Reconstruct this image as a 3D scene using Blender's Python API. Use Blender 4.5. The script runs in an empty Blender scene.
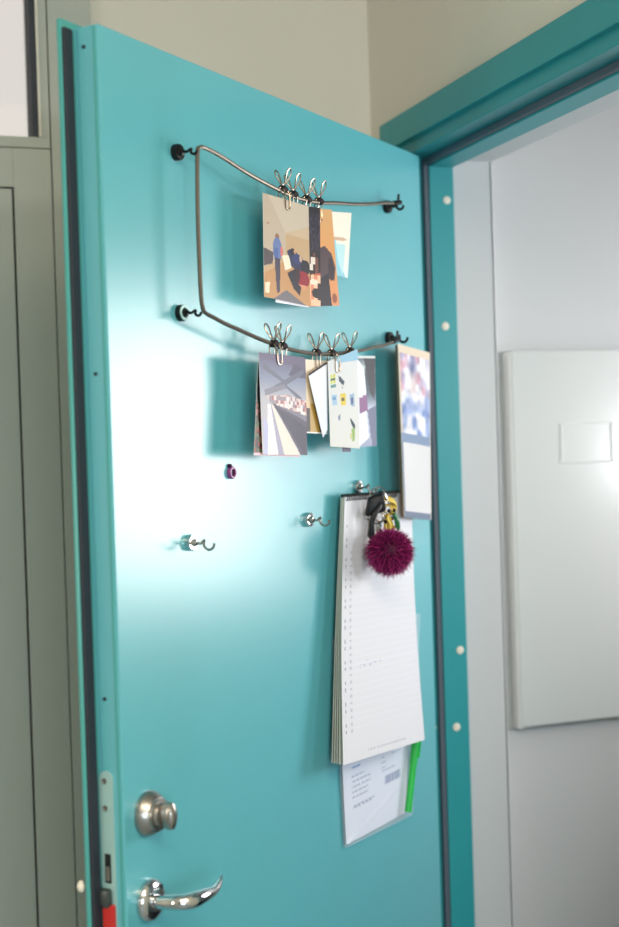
import bpy, bmesh, math, random
from mathutils import Vector, Matrix
random.seed(7)
SC = bpy.context.scene
COL = SC.collection

# ------------------------------------------------------------------ camera
EYE = 1.56
YAW, PITCH, ROLL = 0.3366207, -0.0155130, -0.0311206
d = Vector((math.sin(YAW) * math.cos(PITCH), math.cos(YAW) * math.cos(PITCH), math.sin(PITCH)))
r0 = Vector((math.cos(YAW), -math.sin(YAW), 0)); u0 = r0.cross(d)
R_ = r0 * math.cos(ROLL) + u0 * math.sin(ROLL)
U_ = -r0 * math.sin(ROLL) + u0 * math.cos(ROLL)
cd = bpy.data.cameras.new('camera'); cam = bpy.data.objects.new('camera', cd); COL.objects.link(cam)
M = Matrix((R_, U_, -d)).transposed().to_4x4(); M.translation = (0, 0, EYE)
cam.matrix_world = M
cd.sensor_fit = 'VERTICAL'; cd.sensor_height = 35.94; cd.lens = 1350 / 927 * 35.94
cd.clip_start = 0.05
cd.dof.use_dof = True; cd.dof.focus_distance = 1.84; cd.dof.aperture_fstop = 2.7
SC.camera = cam

# ------------------------------------------------------------------ light
SC.view_settings.view_transform = 'Standard'; SC.view_settings.look = 'None'
SC.view_settings.gamma = 1.0; SC.view_settings.use_curve_mapping = False
SC.view_settings.exposure = 0.0
w = bpy.data.worlds.new('sky'); SC.world = w; w.use_nodes = True
w.node_tree.nodes['Background'].inputs[0].default_value = (0.80, 0.76, 0.71, 1)
w.node_tree.nodes['Background'].inputs[1].default_value = 1.0

def area(name, loc, target, sx, sy, power, col):
    l = bpy.data.lights.new(name, 'AREA'); l.shape = 'RECTANGLE'; l.size = sx; l.size_y = sy
    l.energy = power; l.color = col
    o = bpy.data.objects.new(name, l); COL.objects.link(o); o.location = loc
    o.rotation_euler = (Vector(target) - Vector(loc)).to_track_quat('-Z', 'Y').to_euler()
    return o
sw = area('side_window_light', (2.27, 1.74, EYE + 0.00), (0.40, 1.60, EYE + 0.00), 0.60, 0.72, 7.0, (1.0, 0.985, 0.98))
sw.data.spread = math.radians(115)
ew = area('end_window_light', (2.26, 0.62, EYE + 0.17), (1.36, 2.17, EYE + 0.10), 0.11, 0.15, 3.0, (0.95, 0.98, 1.0))
ew.data.spread = math.radians(75)
area('room_fill_light', (0.05, -2.3, 1.35), (0.3, 1.6, 1.0), 1.2, 1.2, 46.0, (0.66, 0.87, 1.0))  # added cool ambient fill behind the camera, no window modelled there
area('ceiling_light', (0.30, -0.4, 2.66), (0.30, -0.4, 0), 1.1, 1.3, 38.0, (1.0, 0.82, 0.60))
area('left_fill_light', (-2.37, 0.35, EYE + 0.1), (0.3, 1.5, EYE), 0.40, 0.75, 14.0, (1.0, 0.93, 0.80))  # added for a glint on the door lip and a brighter frame wall
area('spot_lamp_light', (0.86, -0.45, EYE + 0.78), (0.5, 1.75, EYE), 0.14, 0.14, 7.0, (1.0, 0.93, 0.85))

# ------------------------------------------------------------------ helpers
def lin(c):
    c = c / 255.0
    return c / 12.92 if c <= 0.04045 else ((c + 0.055) / 1.055) ** 2.4
def rgb(*c): return tuple(lin(x) for x in c) + (1.0,)

def mat(name, c, rough=0.5, metal=0.0, spec=0.5, noise=0.0, scale=60.0, coat=0.0, bump=0.0):
    m = bpy.data.materials.new(name); m.use_nodes = True
    nt = m.node_tree; b = nt.nodes['Principled BSDF']
    b.inputs['Base Color'].default_value = rgb(*c)
    b.inputs['Roughness'].default_value = rough; b.inputs['Metallic'].default_value = metal
    b.inputs['Specular IOR Level'].default_value = spec
    b.inputs['Coat Weight'].default_value = coat
    if noise or bump:
        tc = nt.nodes.new('ShaderNodeTexCoord'); n = nt.nodes.new('ShaderNodeTexNoise')
        n.inputs['Scale'].default_value = scale; n.inputs['Detail'].default_value = 4
        nt.links.new(tc.outputs['Object'], n.inputs['Vector'])
        if noise:
            mx = nt.nodes.new('ShaderNodeMix'); mx.data_type = 'RGBA'
            mx.inputs[6].default_value = tuple(x * (1 - noise) for x in rgb(*c)[:3]) + (1,)
            mx.inputs[7].default_value = tuple(min(1, x * (1 + noise)) for x in rgb(*c)[:3]) + (1,)
            nt.links.new(n.outputs['Fac'], mx.inputs[0]); nt.links.new(mx.outputs[2], b.inputs['Base Color'])
        if bump:
            bp = nt.nodes.new('ShaderNodeBump'); bp.inputs['Strength'].default_value = bump
            bp.inputs['Distance'].default_value = 0.002
            nt.links.new(n.outputs['Fac'], bp.inputs['Height']); nt.links.new(bp.outputs[0], b.inputs['Normal'])
    return m
def print_mat(name, rough, spec=0.5):
    m = bpy.data.materials.new(name); m.use_nodes = True
    nt = m.node_tree; b = nt.nodes['Principled BSDF']
    a = nt.nodes.new('ShaderNodeVertexColor'); a.layer_name = 'Col'
    nt.links.new(a.outputs['Color'], b.inputs['Base Color'])
    b.inputs['Roughness'].default_value = rough; b.inputs['Specular IOR Level'].default_value = spec
    return m

TEAL = (90, 171, 181)
MT = {
    'door': mat('satin teal door paint', TEAL, 0.28, spec=0.95, noise=0.02, scale=25),
    'frame': mat('teal steel frame paint', (42, 146, 152), 0.42, noise=0.02, scale=20),
    'edge': mat('teal edge paint', (76, 158, 154), 0.3, noise=0.02),
    'wall': mat('warm white wall paint', (214, 209, 196), 0.85, noise=0.02, scale=8, bump=0.1),
    'white': mat('cool white wall paint', (196, 197, 198), 0.6, noise=0.015, scale=6),
    'trim': mat('white trim paint', (232, 232, 230), 0.45, noise=0.01),
    'board': mat('glossy white panel', (226, 227, 226), 0.30, noise=0.01, scale=4),
    'grey': mat('grey green metal paint', (168, 172, 163), 0.5, noise=0.02, scale=12),
    'black': mat('black plastic', (10, 10, 13), 0.35, spec=0.35, noise=0.1),
    'rubber': mat('dark rubber seal', (34, 40, 50), 0.6, noise=0.1),
    'greyseal': mat('grey rubber seal', (88, 96, 108), 0.55, noise=0.05),
    'steel': mat('brushed nickel', (168, 162, 156), 0.32, metal=1, noise=0.05, scale=200),
    'chrome': mat('chrome', (205, 205, 205), 0.1, metal=1, noise=0.01),
    'plate': mat('zinc lock plate', (160, 196, 192), 0.4, metal=0.25, noise=0.05),
    'wire': mat('dull steel spring wire', (122, 112, 102), 0.4, metal=0.8, noise=0.12, scale=400),
    'clip': mat('bare wire clip', (176, 160, 146), 0.25, metal=0.95, noise=0.03),
    'coil': mat('dark clip spring', (40, 32, 34), 0.4, metal=0.6, noise=0.1),
    'red': mat('red plastic', (190, 38, 34), 0.45, noise=0.04),
    'dark': mat('dark recess', (14, 18, 20), 0.8, noise=0.1),
    'boltgrey': mat('grey latch bolt', (78, 84, 84), 0.4, metal=0.6, noise=0.1),
    'cap': mat('white plastic cap', (226, 216, 200), 0.5, noise=0.02),
    'purple': mat('purple plastic', (128, 60, 122), 0.3, noise=0.05),
    'purpledark': mat('dark purple recess', (52, 14, 50), 0.7, spec=0.1, noise=0.05),
    'floor': mat('grey floor', (140, 150, 156), 0.5, noise=0.08, scale=10),
    'floordark': mat('dark blue grey floor', (52, 60, 72), 0.5, noise=0.08, scale=10),
    'ceil': mat('white ceiling', (225, 222, 214), 0.9, noise=0.02),
    'glass': mat('window glass', (245, 245, 245), 0.02, noise=0.0),
    'print': print_mat('photo paper', 0.42, 0.3),
    'paper': print_mat('printed paper', 0.75, 0.25),
    'fur': None, 'green': mat('green translucent marker plastic', (30, 178, 70), 0.3, noise=0.05),
    'greendark': mat('dark green charm', (20, 108, 58), 0.35, noise=0.1),
    'leather': mat('black leather fob', (13, 13, 18), 0.45, spec=0.35, noise=0.2, scale=120, bump=0.3),
    'gold': mat('yellow brass key', (214, 178, 70), 0.3, metal=0.8, noise=0.1),
    'yellow': mat('yellow patterned ribbon', (212, 184, 70), 0.6, noise=0.35, scale=220),
    'backing': mat('brown card backing', (150, 132, 112), 0.8, noise=0.08),
    'binding': mat('black calendar binding', (26, 28, 34), 0.4, noise=0.1),
    'greyband': mat('blue grey card', (108, 122, 142), 0.6, noise=0.05),
}
g = MT['glass'].node_tree.nodes['Principled BSDF']; g.inputs['Transmission Weight'].default_value = 1.0; g.inputs['IOR'].default_value = 1.1
fm = mat('magenta fur', (160, 26, 104), 0.55, noise=0.0)
nt = fm.node_tree; a = nt.nodes.new('ShaderNodeVertexColor'); a.layer_name = 'Col'
nt.links.new(a.outputs['Color'], nt.nodes['Principled BSDF'].inputs['Base Color'])
MT['fur'] = fm
sl = mat('clear plastic sleeve', (225, 232, 245), 0.18, noise=0.0)
sl.node_tree.nodes['Principled BSDF'].inputs['Alpha'].default_value = 0.13
MT['sleeve'] = sl

def tag(o, label=None, cat=None, group=None, kind=None):
    if label: o['label'] = label
    if cat: o['category'] = cat
    if group: o['group'] = group
    if kind: o['kind'] = kind
    return o
def obj(name, bm, m, parent=None, smooth=False, loc=None, rz=None):
    me = bpy.data.meshes.new(name)
    bmesh.ops.recalc_face_normals(bm, faces=bm.faces[:])
    bm.to_mesh(me); bm.free()
    for mm in (m if isinstance(m, (list, tuple)) else [m]): me.materials.append(mm)
    if smooth:
        for p in me.polygons: p.use_smooth = True
        try: me.set_sharp_from_angle(angle=math.radians(40))
        except Exception: pass
    o = bpy.data.objects.new(name, me); COL.objects.link(o)
    if parent: o.parent = parent
    if loc is not None: o.location = loc
    if rz is not None: o.rotation_euler = (0, 0, rz)
    return o
def empty(name, loc=(0, 0, 0), rz=0.0, parent=None):
    o = bpy.data.objects.new(name, None); COL.objects.link(o); o.location = loc; o.rotation_euler = (0, 0, rz)
    o.empty_display_size = 0.05
    if parent: o.parent = parent
    return o
def box(bm, x0, x1, y0, y1, z0, z1, bev=0.0):
    b2 = bmesh.new()
    vs = [b2.verts.new((x, y, z)) for x in (x0, x1) for y in (y0, y1) for z in (z0, z1)]
    for f in ((0, 1, 3, 2), (4, 6, 7, 5), (0, 4, 5, 1), (2, 3, 7, 6), (0, 2, 6, 4), (1, 5, 7, 3)):
        b2.faces.new([vs[i] for i in f])
    if bev: bmesh.ops.bevel(b2, geom=b2.edges[:], offset=bev, segments=2, affect='EDGES', profile=0.5)
    me = bpy.data.meshes.new('t'); b2.to_mesh(me); b2.free(); bm.from_mesh(me); bpy.data.meshes.remove(me)
def boxes(*bs, bev=0.0):
    bm = bmesh.new()
    for b in bs: box(bm, *b, bev=bev)
    return bm
def crom(pts, n, closed=False):
    P = [Vector(p) for p in pts]; out = []; N = len(P)
    rng = N if closed else N - 1
    for i in range(rng):
        if closed: p0, p1, p2, p3 = P[i - 1], P[i], P[(i + 1) % N], P[(i + 2) % N]
        else: p0, p1, p2, p3 = P[max(i - 1, 0)], P[i], P[i + 1], P[min(i + 2, N - 1)]
        for j in range(n):
            t = j / n
            out.append(0.5 * ((2 * p1) + (p2 - p0) * t + (2 * p0 - 5 * p1 + 4 * p2 - p3) * t * t + (3 * p1 - p0 - 3 * p2 + p3) * t ** 3))
    if not closed: out.append(P[-1])
    return out
def tube(bm, pts, r, n=8, seg=6, closed=False, flat=1.0):
    P = crom(pts, seg, closed) if seg > 1 else [Vector(p) for p in pts]
    K = len(P); rings = []
    rr = r if callable(r) else (lambda s: r)
    T = []
    for i in range(K):
        a = P[i - 1] if (i > 0 or closed) else P[i]; b = P[(i + 1) % K] if (i < K - 1 or closed) else P[i]
        T.append((b - a).normalized())
    nrm = T[0].orthogonal().normalized()
    for i in range(K):
        nrm = (nrm - T[i] * nrm.dot(T[i])).normalized(); bn = T[i].cross(nrm)
        rad = rr(i / max(1, K - 1))
        rings.append([bm.verts.new(P[i] + (nrm * math.cos(2 * math.pi * k / n) + bn * math.sin(2 * math.pi * k / n) * flat) * rad) for k in range(n)])
    for i in range(K if closed else K - 1):
        A, B = rings[i], rings[(i + 1) % K]
        for k in range(n): bm.faces.new((A[k], A[(k + 1) % n], B[(k + 1) % n], B[k]))
    if not closed:
        bm.faces.new(rings[0][::-1]); bm.faces.new(rings[-1])
def lathe(bm, prof, axis='k', n=32, c=(0, 0, 0), sx=1.0):
    # prof: list of (distance along outward axis, radius); outward axis = -y (away from the door face)
    rings = []
    for h, r in prof:
        rings.append([bm.verts.new((c[0] + sx * r * math.cos(2 * math.pi * k / n), c[1] - h, c[2] + r * math.sin(2 * math.pi * k / n))) for k in range(n)])
    for A, B in zip(rings, rings[1:]):
        for k in range(n): bm.faces.new((A[k], A[(k + 1) % n], B[(k + 1) % n], B[k]))
    bm.faces.new(rings[0]); bm.faces.new(rings[-1][::-1])

# ------------------------------------------------------------------ setting
# frame wall runs along Y at X = 0.944 .. 1.111 ; door opening Y 1.26 .. 2.14
XW, XF = 0.944, 1.111
YJ, YL, ZT = 2.14, 1.255, EYE + 0.471
OP = 0.018
bm = boxes((XW, XF, YJ + OP, 2.42, 0, 2.7), (XW, XF, -2.4, YL - OP, 0, 2.7), (XW, XF, YL - OP, YJ + OP, ZT + OP, 2.7))
tag(obj('wall_right', bm, MT['wall']), kind='structure')
# white lining of the deep reveal behind the steel frame
bm = boxes((1.029, XF + 0.001, YJ + OP - 0.002, YJ + OP + 0.002, 0, ZT + OP), (1.029, XF + 0.001, YL - OP, YJ + OP, ZT + OP - 0.002, ZT + OP + 0.002),
           (1.029, XF + 0.001, YL - OP - 0.002, YL - OP + 0.002, 0, ZT + OP),
           (XF - 0.001, XF + 0.003, YJ + OP - 0.002, 2.2, 0, 2.7), (XF - 0.001, XF + 0.003, YL - 0.9, YL - OP, 0, 2.7), (XF - 0.001, XF + 0.003, YL - OP, YJ + OP, ZT + OP, 2.7))
tag(obj('trim_3', bm, MT['white']), kind='structure')
# left wall
tag(obj('wall_left', boxes((0.431, XW, 2.30, 2.42, 0, 2.7), (-2.4, -0.72, 2.30, 2.42, 0, 2.7)), MT['wall']), kind='structure')
tag(obj('wall_back', boxes((-2.5, -2.4, -2.4, 0.12, 0, 2.7), (-2.5, -2.4, 0.58, 2.42, 0, 2.7), (-2.5, -2.4, 0.12, 0.58, 0, 1.25), (-2.5, -2.4, 0.12, 0.58, 2.07, 2.7)), MT['wall']), kind='structure')
t = tag(empty('added_window', (-2.45, 0.35, 1.66)), kind='structure')  # unseen opening added to hold the left fill light
obj('pane', boxes((-.003, .003, -.23, .23, -.41, .41)), MT['glass'], t)
tag(obj('wall_front', boxes((-2.5, XF, -2.5, -2.4, 0, 2.7)), MT['wall']), kind='structure')
tag(obj('floor', boxes((-2.5, 1.03, -2.5, 2.42, -0.1, 0)), MT['floor']), kind='structure')
tag(obj('floor_far', boxes((1.03, 2.4, -2.5, 2.42, -0.1, 0)), MT['floordark']), kind='structure')
tag(obj('ceiling', boxes((-2.5, 2.4, -2.5, 2.42, 2.7, 2.8)), MT['ceil']), kind='structure')
# the room beyond the doorway
tag(obj('wall_far', boxes((XF, 2.4, 2.20, 2.42, 0, 2.7)), MT['white']), kind='structure')
wy0, wy1, wz0, wz1 = 1.42, 2.06, 1.18, 1.94
vy0, vy1, vz0, vz1 = 0.50, 0.74, 1.60, 1.86
bm = boxes((2.28, 2.4, -2.5, vy0, 0, 2.7), (2.28, 2.4, vy1, wy0, 0, 2.7), (2.28, 2.4, wy1, 2.2, 0, 2.7), (2.28, 2.4, wy0, wy1, 0, wz0), (2.28, 2.4, wy0, wy1, wz1, 2.7),
           (2.28, 2.4, vy0, vy1, 0, vz0), (2.28, 2.4, vy0, vy1, vz1, 2.7))
tag(obj('wall_side', bm, MT['white']), kind='structure')
tag(obj('wall_end', boxes((XF, 2.28, 0.2, 0.3, 0, 2.7)), MT['white']), kind='structure')
for nm, y0, y1, z0, z1 in (('window_2', wy0, wy1, wz0, wz1), ('window_3', vy0, vy1, vz0, vz1)):
    t = tag(empty(nm, (2.34, (y0 + y1) / 2, (z0 + z1) / 2)), kind='structure')
    a, b = (y1 - y0) / 2, (z1 - z0) / 2
    obj('window_frame', boxes((-.03, .03, -a, -a + .02, -b, b), (-.03, .03, a - .02, a, -b, b), (-.03, .03, -a + .02, a - .02, -b, -b + .02), (-.03, .03, -a + .02, a - .02, b - .02, b)), MT['trim'], t)
    obj('pane', boxes((-.003, .003, -a + .02, a - .02, -b + .02, b - .02)), MT['glass'], t)
# corner trim strip at the inner corner of the far room
tag(obj('trim_4', boxes((XF + 0.003, XF + 0.012, 2.170, 2.20, 0, 2.7), bev=0.003), MT['trim']), kind='structure')

# steel door frame (architrave, rebate, stop)
def uframe(bm, x0, x1, i, o):
    box(bm, x0, x1, YJ + i, YJ + o, 0, ZT + o, bev=0.0015)
    box(bm, x0, x1, YL - o, YL - i, 0, ZT + o, bev=0.0015)
    box(bm, x0, x1, YL - i - 0.0001, YJ + i + 0.0001, ZT + i, ZT + o, bev=0.0015)
fr = tag(empty('trim_1', (0, 0, 0)), kind='structure')
bm = bmesh.new()
uframe(bm, 0.930, 0.950, 0.037, 0.087)
uframe(bm, 0.941, 0.987, 0.015, 0.040)
uframe(bm, 0.985, 1.031, 0.0, 0.030)
obj('steel_frame', bm, MT['frame'], fr)
bm = bmesh.new(); uframe(bm, 0.9765, 0.9855, 0.003, 0.0148)
obj('rubber_seal', bm, MT['greyseal'], fr)
for i, (x, z) in enumerate(((1.017, .414), (1.007, .195), (1.017, -.371), (1.006, -.505))):
    bm = bmesh.new(); lathe(bm, [(-0.001, .0070), (0.0006, .0070), (0.0010, .0062), (0.0010, .001)], n=20)
    obj('cover_cap', bm, MT['cap'], fr, smooth=True, loc=(x, YJ, EYE + z))
bm = bmesh.new(); lathe(bm, [(-0.001, .0055), (0.0012, .0055), (0.0018, .0045), (0.0018, .001)], n=20)
obj('cover_cap', bm, MT['cap'], fr, smooth=True, loc=(0.968, YJ + .015, EYE - .505))

# grey door with fanlight in the left wall
YF = 2.285
tr = tag(empty('trim_2', (0, 0, 0)), kind='structure')
zt1, zt0 = EYE + 0.525, EYE + 0.507
bm = boxes((0.3585, 0.431, YF, 2.42, 0, 2.7), (0.338, 0.3565, YF, 2.42, zt1, 2.7), (0.294, 0.3565, YF, 2.40, 0, zt0 - 0.0015), (-0.72, 0.3565, YF, 2.42, zt0, zt1),
           (-0.72, 0.294, YF, 2.40, EYE + .4405, zt0 - 0.0015), (-0.74, -0.7, YF, 2.42, 0, 2.7), bev=0.0008)
obj('metal_frame', bm, MT['grey'], tr)
obj('joint_backing', boxes((-0.72, 0.43, 2.30, 2.39, 0, zt0 + 0.005), (0.3375, 0.40, 2.30, 2.39, zt0, 2.7)), MT['dark'], tr)
dr = tag(empty('door_2', (0.29, YF, 0)), kind='structure')
obj('door_leaf', boxes((-0.98, 0.0005, 0.0005, 0.016, 0.005, EYE + 0.4375), bev=0.001), MT['grey'], dr)
w1 = tag(empty('window_1', (0.338, YF, zt1)), kind='structure')
obj('gasket', boxes((-0.0105, 0, 0.002, 0.05, 0.0, 0.7)), MT['rubber'], w1)
obj('pane', boxes((-1.04, -0.0105, 0.02, 0.026, 0.0, 0.7)), MT['glass'], w1)
obj('glazing_bead', boxes((0.0, 0.004, -0.004, 0.01, 0.0, 0.7)), MT['wall'], w1)

# ------------------------------------------------------------------ board in the far room
b = tag(empty('wall_panel', (1.149, 2.20, EYE - 0.526)), 'flat white glossy panel mounted on the wall beyond the doorway', 'wall panel')
obj('panel_face', boxes((0, 0.62, -0.032, -0.002, 0, 0.68), bev=0.004), MT['board'], b, smooth=True)
obj('edge_strip', boxes((-0.004, 0.006, -0.029, -0.001, -0.003, 0.676), bev=0.002), MT['trim'], b, smooth=True)
bm = bmesh.new()
tube(bm, [(0.096, -0.0322, 0.483), (0.096, -0.0322, 0.538), (0.102, -0.0322, 0.546), (0.195, -0.0322, 0.546), (0.201, -0.0322, 0.538), (0.201, -0.0322, 0.483), (0.195, -0.0322, 0.475), (0.102, -0.0322, 0.475)], 0.0018, n=6, seg=2, closed=True)
obj('recessed_pull', bm, MT['board'], b, smooth=True)

# ------------------------------------------------------------------ the open teal door
ANG = 0.84307041
LX, LY = 0.2956, 1.5240          # latch corner of the visible face
RZ = math.atan2(math.cos(ANG), math.sin(ANG))
TV = Vector((math.sin(ANG), math.cos(ANG), 0)); NV = Vector((TV.y, -TV.x, 0))
DW = 0.88
def L(u, v, k=0.0): return Vector((LX, LY, EYE)) + TV * u + NV * k + Vector((0, 0, v))
def lc(u, v, k): return (u, -k, v)                 # door-local coordinates for mesh vertices
ZD = EYE
door = tag(empty('door_1', (LX, LY, 0), RZ), kind='structure')
bm = boxes((0, DW, 0, 0.038, 0.008, ZD + 0.482), bev=0.0012)
obj('door_leaf', bm, MT['door'], door)
# slim raised lines along the latch edge
bm = boxes((-0.0012, 0.001, 0.004, 0.0065, 0.01, ZD + 0.480), (-0.0012, 0.001, 0.0335, 0.0365, 0.01, ZD + 0.478))
obj('edge_bead', bm, MT['edge'], door)
bm = boxes((-0.0190, DW + 0.014, 0.0375, 0.0452, 0.008, ZD + 0.491), bev=0.0028)
obj('rebate_lip', bm, MT['edge'], door, smooth=True)
obj('rubber_seal', boxes((-0.0180, -0.0035, 0.0330, 0.0380, 0.01, ZD + 0.480), bev=0.0012), MT['rubber'], door)
# lock plate on the latch edge
def plate_bm(y0, y1, z0, z1, x0, x1):
    bm2 = bmesh.new(); c = (y0 + y1) / 2; rad = (y1 - y0) / 2
    out = [(y0, z0), (y1, z0)] + [(c + rad * math.cos(a * math.pi / 12), z1 - rad + rad * math.sin(a * math.pi / 12)) for a in range(0, 13)]
    A = [bm2.verts.new((x0, y, z)) for y, z in out]; B = [bm2.verts.new((x1, y, z)) for y, z in out]
    bm2.faces.new(A); bm2.faces.new(B[::-1])
    for i in range(len(A)): j = (i + 1) % len(A); bm2.faces.new((A[i], B[i], B[j], A[j]))
    return bm2
pl = obj('lock_plate', plate_bm(0.0135, 0.0325, 0.55, ZD - 0.370, -0.0022, 0.001), MT['plate'], door)
for z in (-.3815, -.413):
    bm = bmesh.new(); lathe(bm, [(0, .0034), (.0012, .0034), (.0012, .002), (.0006, .0016)], n=16)
    bmesh.ops.rotate(bm, verts=bm.verts, matrix=Matrix.Rotation(-math.pi / 2, 3, 'Z'))
    obj('screw', bm, MT['steel'], pl, smooth=True, loc=(-0.0018, 0.0245, ZD + z))
obj('bolt_opening', boxes((-0.0026, -0.001, 0.019, 0.0275, ZD - .4995, ZD - .4655)), MT['dark'], pl)
obj('latch_tongue', boxes((-0.0050, -0.001, 0.0205, 0.0255, ZD - .4965, ZD - .4800), bev=0.0008), MT['steel'], pl)
bm = bmesh.new(); box(bm, -0.0110, 0.0, 0.0185, 0.0335, ZD - .5270, ZD - .5050, bev=0.004)
obj('latch_bolt', bm, MT['boltgrey'], door, smooth=True)
obj('lower_latch', boxes((-0.0075, 0.0, 0.0145, 0.0300, ZD - .62, ZD - .5235), bev=0.0015), MT['red'], door)
for y, z in ((.0203, .4587), (.0188, .086), (.0215, -.287)):
    bm = bmesh.new(); lathe(bm, [(0, .0022), (.0016, .0022), (.0016, .0014)], n=12)
    bmesh.ops.rotate(bm, verts=bm.verts, matrix=Matrix.Rotation(-math.pi / 2, 3, 'Z'))
    obj('edge_screw', bm, MT['rubber'], door, smooth=True, loc=(0.0, y, ZD + z))
bm = bmesh.new(); tube(bm, [(-0.0195, 0.0485, ZD - .5075), (-0.0210, 0.0490, ZD - .5035), (-0.0210, 0.0490, ZD - .4985), (-0.0195, 0.0485, ZD - .4945)], lambda s: 0.0016 + 0.0028 * math.sin(math.pi * s), n=10, seg=4)
obj('bumper', bm, MT['cap'], door, smooth=True)
# thumb turn
tt = empty('thumb_turn', (0.045, 0, ZD - 0.428), parent=door)
bm = bmesh.new(); lathe(bm, [(0, .0262), (.004, .0266), (.006, .0258), (.015, .0205), (.016, .0188), (.0185, .0186), (.019, .0140), (.022, .0125), (.023, .004)], n=48)
obj('rosette', bm, MT['steel'], tt, smooth=True)
bm = bmesh.new()
lathe(bm, [(.019, .007), (.021, .0120), (.026, .0158), (.032, .0168), (.037, .0150), (.0395, .009), (.040, .003)], n=32, sx=0.48)
obj('turn_knob', bm, MT['steel'], tt, smooth=True)
# lever handle
lh = empty('lever_handle', (0.041, 0, ZD - 0.529), parent=door)
bm = bmesh.new(); lathe(bm, [(0, .0245), (.004, .0250), (.007, .0240), (.0105, .0200), (.012, .0150), (.0125, .004)], n=48)
obj('rosette', bm, MT['chrome'], lh, smooth=True)
bm = bmesh.new()
tube(bm, [(-.002, -.010, 0), (0, -.030, 0.001), (.003, -.044, .002), (.016, -.053, .002), (.036, -.056, .002), (.058, -.054, .0005), (.076, -.050, .0035), (.091, -.043, .0075)],
     lambda s: 0.0080 + 0.003 * s if s < 0.45 else max(0.0016, 0.0093 - 0.0142 * (s - 0.45)), n=16, seg=8)
obj('lever', bm, MT['chrome'], lh, smooth=True)
bm = bmesh.new()
for a in (0.9, 3.9):
    c = (0.0165 * math.cos(a), 0, 0.0165 * math.sin(a)); lathe(bm, [(.008, .0038), (.0118, .0038), (.0118, .002)], n=12, c=c)
obj('screw', bm, MT['dark'], lh, smooth=True)

# ------------------------------------------------------------------ magnets with hooks
def hook_bm(reach, r, wire, up=1.0, lean=0.0):
    bm = bmesh.new()
    pts = [(0, -.006, 0), (0, -.012, 0.0005), (0, -.017, -.001)]
    c = reach - r
    for a in range(150, 395, 35):
        aa = math.radians(a)
        pts.append((lean * 0.004, -(c + r * math.cos(aa)), up * (r * math.sin(aa)) - .0005))
    tube(bm, pts, wire, n=8, seg=5)
    return bm
def magnet_hook(u, v, label, group, base_mat, hook_mat, reach=0.033, r=0.0075, wire=0.0016, rb=0.0102, extra=None):
    t = tag(empty('magnetic_hook', L(u, v), RZ), label, 'magnetic hook', group)
    bm = bmesh.new(); lathe(bm, [(0, rb), (.0065, rb), (.0078, rb * .93), (.0080, rb * .55), (.0115, rb * .42), (.0125, .0020)], n=32)
    obj('magnet', bm, base_mat, t, smooth=True)
    obj('hook', hook_bm(reach, r, wire), hook_mat, t, smooth=True)
    if extra:
        bm = bmesh.new(); lathe(bm, [(.0078, rb * .98), (.0086, rb * .92), (.0086, rb * .66), (.0078, rb * .6)], n=32)
        obj('rim', bm, extra, t, smooth=True)
    return t
GB = 'black magnetic hooks holding the wire'; GS = 'silver magnetic hooks on the door'
magnet_hook(.147, .361, 'black magnetic hook at the top left bend of the wire', GB, MT['black'], MT['black'], reach=.032, r=.0045, wire=.0018)
magnet_hook(.145, .164, 'black magnetic hook with pale rim at the lower left bend of the wire', GB, MT['black'], MT['black'], reach=.032, r=.0045, wire=.0018, extra=MT['plate'])
magnet_hook(.742, .376, 'black magnetic hook at the right end of the upper wire', GB, MT['black'], MT['black'], reach=.032, r=.006, wire=.0022)
magnet_hook(.734, .164, 'black magnetic hook above the picture calendar', GB, MT['black'], MT['black'], reach=.036, r=.0075, wire=.0022)
magnet_hook(.149, -.119, 'silver magnetic hook alone on the door, leftmost', GS, MT['chrome'], MT['steel'], reach=.0375, r=.0078, wire=.0017)
magnet_hook(.448, -.110, 'silver magnetic hook left of the paper calendar', GS, MT['chrome'], MT['steel'], reach=.0375, r=.0078, wire=.0017)
magnet_hook(.606, -.070, 'silver magnetic hook carrying the keys and paper calendar', GS, MT['chrome'], MT['chrome'], reach=.036, r=.0075, wire=.0018)
# purple ring magnet
t = tag(empty('ring_magnet', L(.249, -.036), RZ), 'small purple ring magnet below the lower photos', 'magnet')
bm = bmesh.new(); lathe(bm, [(0, .0080), (.0045, .0083), (.0058, .0074), (.0058, .0054), (.0036, .0048), (.0036, .002)], n=28)
obj('ring', bm, MT['purple'], t, smooth=True)
bm = bmesh.new(); lathe(bm, [(.0034, .0049), (.0042, .0049), (.0042, .001)], n=20)
obj('centre', bm, MT['purpledark'], t, smooth=True)
bm = bmesh.new(); lathe(bm, [(0, .0030), (.0035, .0030), (.0042, .001)], n=14, c=(-.003, 0, .0088))
obj('nub', bm, MT['purpledark'], t, smooth=True)

# ------------------------------------------------------------------ hanging wire
t = tag(empty('hanging_wire', L(0.15, 0.16), RZ), 'thin steel wire strung in two sagging rows between black hooks', 'wire')
def off(P, c=(0.15, 0.16, 0)): return [lc(u - c[0], v - c[1], k) for u, v, k in P]
bm = bmesh.new()
tube(bm, off([(.724, .377, .024), (.68, .371, .027), (.631, .362, .030), (.565, .3525, .032), (.508, .346, .034), (.455, .339, .035), (.409, .3365, .035), (.37, .3365, .035), (.332, .340, .035),
              (.29, .3455, .034), (.252, .351, .034), (.199, .362, .032), (.168, .3665, .030), (.156, .365, .030), (.151, .357, .030), (.148, .31, .030), (.147, .263, .030), (.1475, .215, .030),
              (.1485, .185, .030), (.151, .170, .030), (.157, .163, .030), (.175, .158, .031), (.203, .1515, .0315), (.233, .146, .032), (.284, .136, .034), (.34, .128, .036), (.39, .1245, .036), (.438, .124, .036),
              (.49, .127, .035), (.535, .131, .034), (.58, .136, .032), (.627, .143, .030), (.67, .149, .028), (.704, .156, .026)]), 0.0027, n=8, seg=4)
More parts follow.
